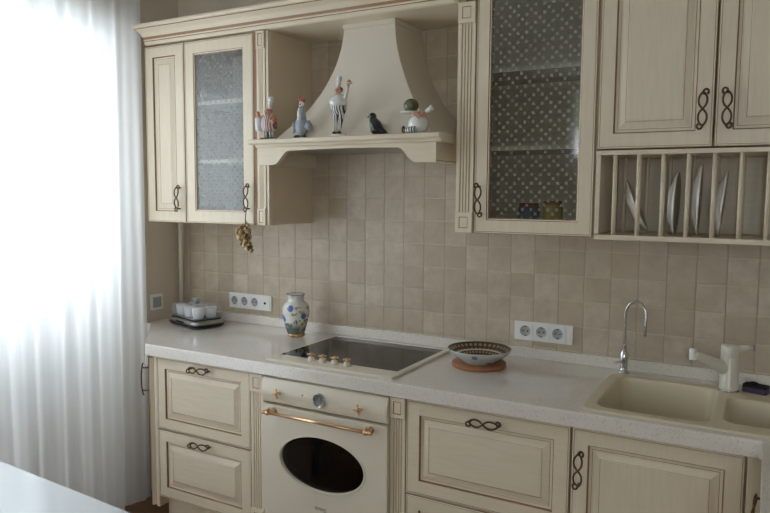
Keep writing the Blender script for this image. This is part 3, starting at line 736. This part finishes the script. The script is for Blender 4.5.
# hollow body made of walls so the window looks into a real cavity
bm.free(); bm = NB()
H = ZD - ZB - .002
box(bm, .002, .03, .021, .55, 0, H); box(bm, OW - .03, OW - .002, .021, .55, 0, H); box(bm, .03, OW - .03, .021, .55, 0, .09); box(bm, .03, OW - .03, .021, .55, H - .12, H); box(bm, .03, OW - .03, .52, .55, .09, H - .12)
obj('oven_body', bm, DARK, t)
PZ0, PZ1 = .7375 - ZB, ZD - ZB - .001
bm = NB(); prof = [(.021, PZ0), (.002, PZ0), (-.006, PZ0 + .003)]
for k in range(9):
    a = k / 8; prof.append((-.008 - .016 * math.sin(PI * (.12 + .78 * a)), PZ0 + .006 + (PZ1 - PZ0 - .010) * a))
prof += [(-.002, PZ1), (.021, PZ1)]
prism(bm, prof, 'x', 0, OW); cp = obj('control_panel', bm, OVENC, t, bevel=.004)
def cross_knob(px, pz):
    bm = NB()
    tube(bm, [(0, 0, 0), (0, -.004, 0)], .014, 20); tube(bm, [(0, -.004, 0), (0, -.022, 0)], .0055, 14); ball(bm, (0, -.026, 0), .0075)
    for a in range(4):
        q = a * PI / 2 + .12; d = Vector((math.cos(q), 0, math.sin(q))); c = Vector((0, -.019, 0))
        tube(bm, [c, c + d * .017], .0035, 8); ball(bm, c + d * .019, .0055, seg=10)
    k = obj('knob', bm, BRASS, t, (px - OX0, -.020, pz - ZB)); k.scale = (.84, .84, .84)
cross_knob(1.042, .787); cross_knob(1.413, .783)
bm = NB()
def ydisc(bm, c, prof, mis):
    """lathe around the y axis"""
    b2 = NB(); lathe(b2, prof, 32, mis=mis); me = bpy.data.meshes.new('tmp'); bmesh.ops.rotate(b2, verts=b2.verts, cent=(0, 0, 0), matrix=Matrix.Rotation(PI / 2, 3, 'X')); b2.to_mesh(me); b2.free()
    n0 = len(bm.verts); bm.from_mesh(me); bm.verts.ensure_lookup_table()
    for v in bm.verts[n0:]: v.co += Vector(c)
    bpy.data.meshes.remove(me)
GAUGE = simple('gauge_face', srgb(120, 126, 122), .3, var=.05)
ydisc(bm, (0, 0, 0), [(.027, 0), (.027, .008), (.025, .0105), (.0235, .009), (.0225, .006), (0, .006)], [0, 0, 0, 0, 1])
for k in range(12):
    a = k * PI / 6; tube(bm, [(.0155 * math.cos(a), -.0064, .0155 * math.sin(a)), (.0185 * math.cos(a), -.0064, .0185 * math.sin(a))], .0006, 4, 2)
tube(bm, [(0, -.0068, 0), (.006, -.0068, .012)], .0008, 5, 2); tube(bm, [(0, -.0068, 0), (-.009, -.0068, .003)], .0008, 5, 2)
obj('clock_dial', bm, [CHROME, GAUGE, SILVER], t, (1.236 - OX0, -.0235, .789 - ZB))
bm = NB(); ydisc(bm, (0, 0, 0), [(.003, 0), (.003, .003), (0, .003)], [0, 0]); obj('indicator_light', bm, REDM, t, (1.158 - OX0, -.0225, .796 - ZB))
# door with the oval opening
DZ0, DZ1 = .298 - ZB, .7335 - ZB
ex, ez, ew, eh = 1.238 - OX0, .534 - ZB, .191, .105
ell = lambda k=1.0, n=56: [(ex + ew * k * math.cos(2 * PI * i / n), ez + eh * k * math.sin(2 * PI * i / n)) for i in range(n)]
bm = NB(); plate(bm, [rrect(0, OW, DZ0, DZ1, .004, 3), ell()], -.020, .018, 'y')
od = obj('oven_door', bm, OVENC, t, bevel=.005)
bm = NB(); rr = [ell(1.0), ell(1.012), ell(1.03), ell(1.04)]; ys = [-.012, -.0225, -.0235, -.0195]; prev = None
for lp, y in zip(rr, ys):
    L = [bm.verts.new((p[0], y, p[1])) for p in lp]
    if prev:
        for i in range(len(L)): bm.faces.new((prev[i], prev[(i + 1) % len(L)], L[(i + 1) % len(L)], L[i])).smooth = True
    prev = L
obj('window_rim', bm, OVENC, od)
bm = NB(); plate(bm, [ell(.998)], -.008, -.004, 'y'); obj('oven_window', bm, OVENG, od)
bm = NB()
tube(bm, [(.04, .06, ez + .008), (OW - .04, .06, ez + .008)], .003, 8)
for i in range(12): tube(bm, [(.06 + i * (OW - .12) / 11, .06, ez + .008), (.06 + i * (OW - .12) / 11, .45, ez + .008)], .0018, 6)
obj('wire_rack', bm, CHROME, t)
# brass rail handle
bm = NB(); zz = .714 - ZB
tube(bm, [(1.010 - OX0, -.058, zz), (1.466 - OX0, -.058, zz)], .0062, 14)
for x in (1.016 - OX0, 1.460 - OX0):
    tube(bm, [(x, -.020, zz), (x, -.030, zz), (x, -.045, zz), (x, -.058, zz)], [.013, .008, .0075, .010], 14); ball(bm, (x, -.060, zz), .0105); ball(bm, (x, -.054, zz + .014), .006)
    e = -1 if x < OW / 2 else 1; tube(bm, [(x + e * .008, -.058, zz), (x + e * .016, -.058, zz)], [.010, .007], 12); ball(bm, (x + e * .020, -.058, zz), .0078)
obj('door_handle', bm, BRASS, od)
bm = NB(); prism(bm, [(.02, 0), (.0, 0), (-.004, .004), (-.004, DZ0 - .006), (.0, DZ0 - .003), (.02, DZ0 - .003)], 'x', 0, OW); obj('lower_panel', bm, OVENC, t)
cu = bpy.data.curves.new('logo_text', 'FONT'); cu.body = 'smeg'; cu.size = .026; cu.extrude = .0006; cu.align_x = 'CENTER'
tmp = bpy.data.objects.new('logo_text_curve', cu); COL.objects.link(tmp); bpy.context.view_layer.update()
me = bpy.data.meshes.new_from_object(tmp.evaluated_get(bpy.context.evaluated_depsgraph_get())); me.materials.clear(); me.materials.append(SILVER)
bpy.data.objects.remove(tmp); lo = bpy.data.objects.new('logo_text', me); COL.objects.link(lo); lo.parent = od; lo.rotation_euler = (PI / 2, 0, 0); lo.location = (1.238 - OX0, -.0206, .355 - ZB)
t2 = t
one('plinth', CREAMH, lambda b: box(b, -.002, OW + .001, .055, .075, -ZB + .001, -.005), t)

# ------------------------------------------------------------ sockets
def socket_block(x0, z0, n, extra, label, wall='back'):
    t = thing('socket_strip', label, 'power socket', (x0, 0, z0))
    P_ = .0665
    Hh = .077
    W_ = P_ * n + extra
    at_y = -.0005
    bm = NB(); plate(bm, [rrect(0, W_, 0, Hh, .004, 3)], at_y, -.009, 'y'); obj('cover_frame', bm, WHITEP, t, bevel=.0015)
    return t, P_, Hh
def outlet(t, cx, cz):
    bm = NB(); r = .0265
    plate(bm, [rrect(cx - .030, cx + .030, cz - .030, cz + .030, .005, 3), [(cx + .022 * math.cos(a * PI / 14), cz + .022 * math.sin(a * PI / 14)) for a in range(28)]], -.0092, -.0125, 'y')
    o = obj('socket_face', bm, WHITEP, t)
    bm = NB(); ydisc(bm, (cx, -.0093, cz), [(.0218, 0.002), (.0205, .0004), (0, .0004)], [0, 0])
    obj('socket_well', bm, GREYP, o)
    bm = NB()
    for e in (-1, 1): ydisc(bm, (cx + e * .0095, -.0098, cz), [(.0032, 0), (.0032, .0006), (0, .0006)], [0, 0])
    box(bm, cx - .003, cx + .003, -.0118, -.0099, cz + .0165, cz + .0205); box(bm, cx - .003, cx + .003, -.0118, -.0099, cz - .0205, cz - .0165)
    obj('pin_holes', bm, BLACKP, o)
t, P_, Hh = socket_block(.243, .973, 4, .010, 'white strip of three sockets and an aerial outlet beside the vase')
for i in range(3): outlet(t, .036 + i * P_, Hh / 2)
bm = NB(); cx = .036 + 3 * P_ + .002; plate(bm, [rrect(cx - .030, cx + .030, Hh / 2 - .030, Hh / 2 + .030, .005, 3)], -.0092, -.0125, 'y'); o = obj('aerial_outlet', bm, WHITEP, t)
bm = NB(); ydisc(bm, (cx, -.0126, Hh / 2), [(.0065, 0), (.0065, .0012), (.003, .0012), (.003, 0.0002), (0, .0002)], [0, 0, 0, 0]); obj('aerial_hole', bm, BLACKP, o)
t, P_, Hh = socket_block(1.786, .973, 3, .040, 'white strip of three power sockets left of the chrome gooseneck tap')
for i in range(3): outlet(t, .047 + i * P_, Hh / 2)
# switch on the left wall
t = thing('wall_switch', 'small white wall switch in the corner by the curtain', 'switch', (X0, -.19, .955), -PI / 2 * -1)
bm = NB(); plate(bm, [rrect(-.04, .04, 0, .08, .004, 3)], -.0005, -.009, 'y'); obj('cover_frame', bm, WHITEP, t, bevel=.0015)
bm = NB(); plate(bm, [rrect(-.027, .027, .013, .067, .002, 2)], -.0092, -.013, 'y'); obj('rocker', bm, GREYP, t, bevel=.001)
# gas pipe in the corner
t = thing('wall_pipe', 'cream vertical pipe in the corner behind the yoghurt maker', 'pipe', (-.068, -.038, .9445))
bm = NB(); tube(bm, [(0, 0, .0), (0, 0, 1.30)], .013, 18); obj('pipe_tube', bm, PIPE, t)

# ------------------------------------------------------------ things on the counter
# vase
t = thing('vase', 'white porcelain vase with blue flowers and a brown rim', 'vase', (.772, -.145, .9008))
prof = [(0, .012), (.040, .012), (.041, .018), (.046, .030), (.054, .062), (.062, .095), (.0645, .122), (.061, .143), (.050, .157), (.040, .164), (.0365, .172), (.037, .184), (.040, .192), (.0425, .196), (.040, .197), (.034, .186), (.033, .17), (.05, .15), (.055, .12), (.04, .04), (0, .03)]
bm = NB(); lathe(bm, prof, 48); obj('vase_body', bm, VASE, t)
bm = NB(); pr2 = [(0, .0), (.030, .0)]
lathe(bm, [(0, .004), (.038, .004), (.0405, .013), (0, .013)], 40)
for k in range(8):
    a = k * PI / 4; ball(bm, (.036 * math.cos(a), .036 * math.sin(a), .0062), .0062, sc=(1.2, 1.2, 1), seg=10)
tag(obj('foot', bm, BRASS, t), 'copper scalloped foot')
bm = NB(); tube(bm, [(.0415 * math.cos(k * PI / 20), .0415 * math.sin(k * PI / 20), .1968) for k in range(41)], .0016, 8); obj('rim_band', bm, BROWNM, t)
# dish on cork trivet
t = thing('cork_trivet', 'round brown cork trivet under the patterned dish', 'trivet', (1.722, -.235, .9008))
bm = NB(); lathe(bm, [(0, 0), (.103, 0), (.105, .002), (.105, .014), (.103, .016), (0, .016)], 48); obj('cork_disc', bm, CORK, t)
t = thing('shallow_bowl', 'shallow patterned bowl with green rim standing on the cork trivet', 'bowl', (1.722, -.235, .9170))
bm = NB(); lathe(bm, [(0, .004), (.055, .004), (.057, .0), (.064, .0), (.068, .006), (.10, .026), (.122, .048), (.1245, .053), (.121, .054), (.098, .034), (.066, .014), (0, .012)], 56, mis=[0] * 8 + [1] * 3); obj('bowl_body', bm, [DISHO, DISH], t)

# yoghurt maker
YM = (.178, -.182, .9010); YR = -.30
t = thing('yoghurt_maker', 'black and silver yoghurt maker with clear lid in the left corner', 'kitchen appliance', YM, YR)
a_, b_ = .145, .092
bm = NB(); 
def slab(bm, lv, mi=0):
    prev = None
    for (ax_, by_, z, r) in lv:
        L = [bm.verts.new((p[0], p[1], z)) for p in rrect(-ax_, ax_, -by_, by_, r)]
        if prev:
            for i in range(len(L)): bm.faces.new((prev[i], prev[(i + 1) % len(L)], L[(i + 1) % len(L)], L[i])).smooth = True
        else: bm.faces.new(L[::-1])
        prev = L
    bm.faces.new(prev)
slab(bm, [(a_ - .025, b_ - .02, 0, .03), (a_ - .01, b_ - .006, .006, .035), (a_, b_, .016, .04), (a_ + .001, b_ + .001, .020, .04)]); obj('base', bm, BLACKP, t)
bm = NB(); slab(bm, [(a_ - .001, b_ - .001, .0205, .04), (a_ - .004, b_ - .004, .030, .038), (a_ - .014, b_ - .012, .038, .03), (a_ - .020, b_ - .018, .040, .03)]); hs = obj('housing', bm, SILVER, t)
bm = NB(); box(bm, -.035, .035, -b_ - .0006, -b_ + .004, .023, .031); obj('display', bm, BLACKP, hs)
bm = NB(); slab(bm, [(a_ - .016, b_ - .013, .0402, .03), (a_ - .016, b_ - .013, .046, .03)]); obj('tray', bm, BLACKP, t)
bm = NB(); prev = None
for (ax_, by_, z) in ((a_ - .016, b_ - .013, .0465), (a_ - .014, b_ - .011, .098), (a_ - .018, b_ - .015, .106), (a_ - .030, b_ - .026, .110)):
    L = [bm.verts.new((p[0], p[1], z)) for p in rrect(-ax_, ax_, -by_, by_, .03)]
    if prev:
        for i in range(len(L)): bm.faces.new((prev[i], prev[(i + 1) % len(L)], L[(i + 1) % len(L)], L[i])).smooth = True
    prev = L
bm.faces.new(prev); ld = obj('clear_lid', bm, CLEAR, t)
bm = NB(); lathe(bm, [(0, .0), (.018, .0), (.012, .008), (.022, .018), (.020, .024), (0, .026)], 24, (0, 0, .1102)); obj('lid_knob', bm, GREYP, ld)
jar0 = None
for i in range(3):
    for j in range(2):
        x = -.084 + i * .084; y = -.034 + j * .068
        lab = '%s white lidded jar of the %s row in the yoghurt maker' % (('left', 'middle', 'right')[i], ('front', 'back')[j])
        if jar0 is None:
            bm = NB(); lathe(bm, [(0, 0), (.022, 0), (.0255, .004), (.0285, .040), (.028, .043), (0, .043)], 24)
            jb = obj('yoghurt_jar', bm, CUPW); bm = NB(); lathe(bm, [(0, .0432), (.030, .0432), (.030, .050), (.028, .052), (0, .052)], 24); obj('jar_lid', bm, WHITEP, jb); jar0 = jb
        else:
            jb = jar0.copy(); COL.objects.link(jb); c = jar0.children[0].copy(); COL.objects.link(c); c.parent = jb
        jb.location = Vector(YM) + Matrix.Rotation(YR, 3, 'Z') @ Vector((x, y, .0465)); tag(jb, lab, 'jar', 'yoghurt jars in the yoghurt maker')

# ------------------------------------------------------------ bunch of dried bulbs
t = thing('dried_bulb_bunch', 'hanging bunch of small dried bulbs tied to the glass cabinet handle', 'decoration', (.655, YU - .027, 1.30))
bm = NB(); tube(bm, [(0, .002, .190), (.002, -.006, .15), (0, 0, .125), (.004, 0, .05), (.014, 0, .015)], [.002, .002, .004, .004, .002], 8)
lathe(bm, [(0, 0), (.012, .0), (.004, .016), (0, .03)], 10, (0, 0, .115)); obj('twine_loop', bm, TWINE, t)
for i in range(52):
    u = i / 51; z = .118 - .108 * u; rr = .037 * (math.sin(PI * min(1, .22 + .68 * u)) ** .6) * math.sqrt(random.uniform(.25, 1)); a = i * 2.4
    cx = -.012 + .034 * u * u
    c = (cx + rr * math.cos(a), rr * .75 * math.sin(a) - .004, z + random.uniform(-.008, .008))
    bm = NB(); r = random.uniform(.0062, .0088); ball(bm, c, r, sc=(1, 1, 1.15), seg=10); tube(bm, [(c[0], c[1], c[2] + r * .9), (c[0] * .7, c[1] * .6, c[2] + r * 1.9)], [.0018, .001], 5)
    obj('dried_bulb', bm, (GARLIC, GARLIC3, GARLIC2, GARLIC)[i % 4], t)

# ------------------------------------------------------------ figurines on the mantel shelf
ZS = 1.7903
def fig(label, x, y=-.395, rz=0): return thing('figurine', label, 'figurine', (x, y, ZS), rz, 'ceramic figurines on the hood shelf')
HAIR = BROWNM
def head(bm, c, r, mi=0, mh=1, hat=None):
    ball(bm, c, r, mi, seg=14); ball(bm, (c[0], c[1] - r * .95, c[2] - r * .1), r * .28, mi, seg=8)
    for e in (-1, 1): ball(bm, (c[0] + e * r * .4, c[1] - r * .85, c[2] + r * .25), r * .13, mh, seg=6); ball(bm, (c[0] + e * r, c[1], c[2]), r * .22, mi, seg=6)
    ball(bm, (c[0], c[1] - r * .88, c[2] - r * .42), r * .2, mh, sc=(1.6, .6, .5), seg=6)
def hat(t, c, r, h, lean=(0, 0), mat=None):
    bm = NB(); tube(bm, [Vector(c), Vector(c) + Vector((lean[0] * .6, lean[1] * .6, h * .6)), Vector(c) + Vector((lean[0] * .8, lean[1] * .8, h * .72)), Vector(c) + Vector((lean[0] * .95, lean[1], h * .92)), Vector(c) + Vector((lean[0], lean[1], h))], [r * .85, r * .85, r * 1.25, r * 1.2, r * .6], 16)
    return obj('chef_hat', bm, mat or PORC, t)
# tall chef with raised cake
t = fig('tall slim chef figurine with striped trousers raising a small cake', 1.172)
bm = NB(); lathe(bm, [(0, 0), (.036, 0), (.037, .004), (.033, .009), (0, .010)], 28); obj('base', bm, PORC, t)
bm = NB()
for e in (-1, 1):
    tube(bm, [(e * .010, -.006, .018), (e * .011, -.002, .05), (e * .013, 0, .080), (e * .015, 0, .105)], [.0055, .0065, .011, .018], 14)
ball(bm, (0, 0, .112), .033, 0, (1.05, .8, .78), 16); obj('striped_trousers', bm, STRIPE, t)
bm = NB()
for e in (-1, 1): ball(bm, (e * .011, -.012, .015), .0085, 0, (.9, 1.8, .65), 10)
obj('shoes', bm, BROWNM, t)
bm = NB(); lathe(bm, [(0, .118), (.034, .120), (.038, .132), (.033, .150), (.022, .160), (.012, .168), (0, .170)], 24, sy=.8)
tube(bm, [(.018, 0, .155), (.036, -.006, .150), (.046, -.010, .172), (.052, -.012, .192)], [.009, .008, .0065, .005], 10)
tube(bm, [(-.018, 0, .155), (-.034, -.004, .140), (-.026, -.020, .126)], [.009, .008, .006], 10); obj('jacket', bm, PORC, t)
bm = NB(); head(bm, (0, -.003, .180), .0135); ball(bm, (.054, -.012, .196), .006, 0, seg=8)
o = obj('head', bm, [PINK, BROWNM], t)
bm = NB(); ball(bm, (.002, .004, .184), .0145, 0, (1, .9, .8), 12); obj('hair', bm, BROWNM, t)
hat(t, (0, 0, .190), .0095, .046, (.003, 0))
bm = NB(); lathe(bm, [(0, 0), (.013, 0), (.014, .002), (.010, .004), (.009, .010), (.004, .015), (0, .016)], 18, (.056, -.012, .202), mis=[1, 1, 1, 0, 0, 0]); obj('cake', bm, [ORANGE, PORC], t)
# round chef with pink apron at the left
t = fig('stout chef figurine in striped apron with orange sleeves, leftmost on the shelf', .822)
bm = NB(); lathe(bm, [(0, 0), (.036, 0), (.036, .006), (0, .008)], 24, sx=1.1); obj('base', bm, BROWNM, t)
bm = NB()
for e in (-1, 1): tube(bm, [(e * .014, 0, .008), (e * .014, 0, .040)], [.010, .014], 12)
obj('striped_trousers', bm, STRIPE, t)
bm = NB(); lathe(bm, [(0, .030), (.030, .034), (.037, .055), (.034, .082), (.024, .100), (0, .106)], 24, sy=.85); obj('striped_apron', bm, STRIPE2, t)
bm = NB(); tube(bm, [(.020, 0, .096), (.038, -.008, .082), (.034, -.024, .070)], [.012, .011, .009], 12); obj('sleeve', bm, ORANGE, t); bm = NB(); tube(bm, [(-.020, 0, .096), (-.036, -.010, .086), (-.044, -.016, .102)], [.012, .010, .009], 12); obj('sleeve', bm, ORANGE, t)
bm = NB(); head(bm, (-.002, -.004, .114), .0155); ball(bm, (-.046, -.016, .110), .009, 0, seg=8); obj('head', bm, [PINK, BROWNM], t)
bm = NB(); ball(bm, (0, .004, .118), .0155, 0, (1, .9, .8), 12); obj('hair', bm, ORANGE, t)
hat(t, (.006, .002, .126), .0125, .052, (.008, 0))
bm = NB(); lathe(bm, [(0, 0), (.012, 0), (.015, .03), (.015, .055), (0, .058)], 16, (-.040, -.018, .035)); obj('flour_sack', bm, CUPW, t)
# grey blue figure with red cap
t = fig('blue grey long necked goose figurine wearing a red cap', .992)
bm = NB(); ball(bm, (0, 0, .045), .033, 0, (1, .75, 1.15), 18); tube(bm, [(.03, 0, .050), (.046, .004, .038), (.052, .006, .028)], [.02, .014, .006], 12); tube(bm, [(-.03, 0, .050), (-.044, .004, .040), (-.054, .006, .022)], [.018, .013, .006], 12)
tube(bm, [(.002, 0, .068), (.006, -.002, .095), (.004, -.004, .120)], [.022, .015, .010], 12); obj('body', bm, BLUEG, t)
bm = NB(); ball(bm, (.004, -.004, .124), .0135, 0, seg=12); tube(bm, [(.004, -.012, .124), (.004, -.026, .120)], [.005, .0015], 8, 1); tube(bm, [(-.006, -.012, .060), (-.004, -.014, .09), (.0, -.012, .112)], [.008, .009, .006], 8); obj('head', bm, [PORC, ORANGE], t)
bm = NB(); ball(bm, (.003, .0, .137), .0135, 0, (1.1, 1, .8), 12); ball(bm, (-.010, .0, .146), .006, seg=8); obj('cap', bm, REDM, t)
bm = NB()
for e in (-1, 1): ball(bm, (e * .018, -.014, .0055), .014, 0, (1, 1.3, .38), 10); tube(bm, [(e * .015, -.004, .006), (e * .014, 0, .02)], .005, 8)
obj('feet', bm, GREEN, t); t.scale = (.88, .9, 1.1)
# dark bird
t = thing('bird_figurine', 'small glossy black bird figurine on the hood shelf', 'figurine', (1.352, -.395, ZS), 0, 'ceramic figurines on the hood shelf')
bm = NB(); tube(bm, [(-.022, 0, .058), (-.018, 0, .050), (-.010, 0, .034), (0, 0, .020), (.016, 0, .010), (.034, 0, .005)], [.008, .0125, .0195, .0195, .0115, .005], 16)
ball(bm, (-.019, 0, .059), .0125, seg=12); ball(bm, (-.006, 0, .0185), .0185, 0, (1.1, .9, 1), 14); obj('body', bm, TEALD, t)
bm = NB(); tube(bm, [(-.028, 0, .060), (-.041, 0, .056)], [.005, .001], 8); obj('beak', bm, BLACKP, t); t.scale = (1.22, 1.2, 1.22)
# lying chef with tray and green melon
t = fig('white bellied chef figurine on its back balancing a green melon on a tray', 1.518)
bm = NB(); ball(bm, (.008, 0, .036), .038, 0, (1.08, .85, .95), 18); obj('jacket', bm, PORC, t)
bm = NB(); tube(bm, [(.010, -.022, .014), (-.014, -.026, .012), (-.038, -.020, .012)], [.014, .012, .008], 12); tube(bm, [(.012, .020, .014), (-.012, .024, .012), (-.034, .020, .011)], [.014, .012, .008], 12); obj('striped_trousers', bm, STRIPE, t)
bm = NB(); ball(bm, (-.044, -.020, .015), .0095, 0, (.8, 1, 1.5), 10); ball(bm, (-.040, .020, .014), .0095, 0, (.8, 1, 1.5), 10); obj('shoes', bm, BROWNM, t)
bm = NB(); head(bm, (.032, -.010, .070), .013); tube(bm, [(.024, -.02, .058), (.010, -.030, .070), (-.008, -.016, .071)], [.008, .007, .005], 10); obj('head', bm, [PINK, REDM], t)
bm = NB(); tube(bm, [(.040, -.006, .076), (.058, -.004, .088), (.064, -.003, .092), (.069, -.002, .095)], [.009, .010, .0135, .006], 14); obj('chef_hat', bm, PORC, t)
bm = NB(); lathe(bm, [(0, 0), (.034, .001), (.040, .005), (.041, .007), (.034, .004), (0, .003)], 28, (-.022, -.006, .073)); obj('tray', bm, PORC, t)
bm = NB(); ball(bm, (-.020, -.006, .1025), .0265, 0, (1.1, 1, 1), 20); tube(bm, [(-.020, -.006, .120), (-.018, -.006, .126)], [.003, .001], 6); obj('melon', bm, GREEN, t)

# ------------------------------------------------------------ white table in the foreground
t = thing('dining_table', 'white glossy tabletop in the lower left foreground', 'table', (1.02, -1.54, 0), -.062)
bm = NB(); plate(bm, [rrect(-.55, .75, -.80, 0, .01, 3)], .722, .75, 'z'); obj('tabletop', bm, TABLE, t, bevel=.003)
for x in (-.48, .68):
    for y in (-.73, -.07):
        bm = NB(); box(bm, x - .025, x + .025, y - .025, y + .025, .001, .7215); obj('leg', bm, TABLE, t, bevel=.003)
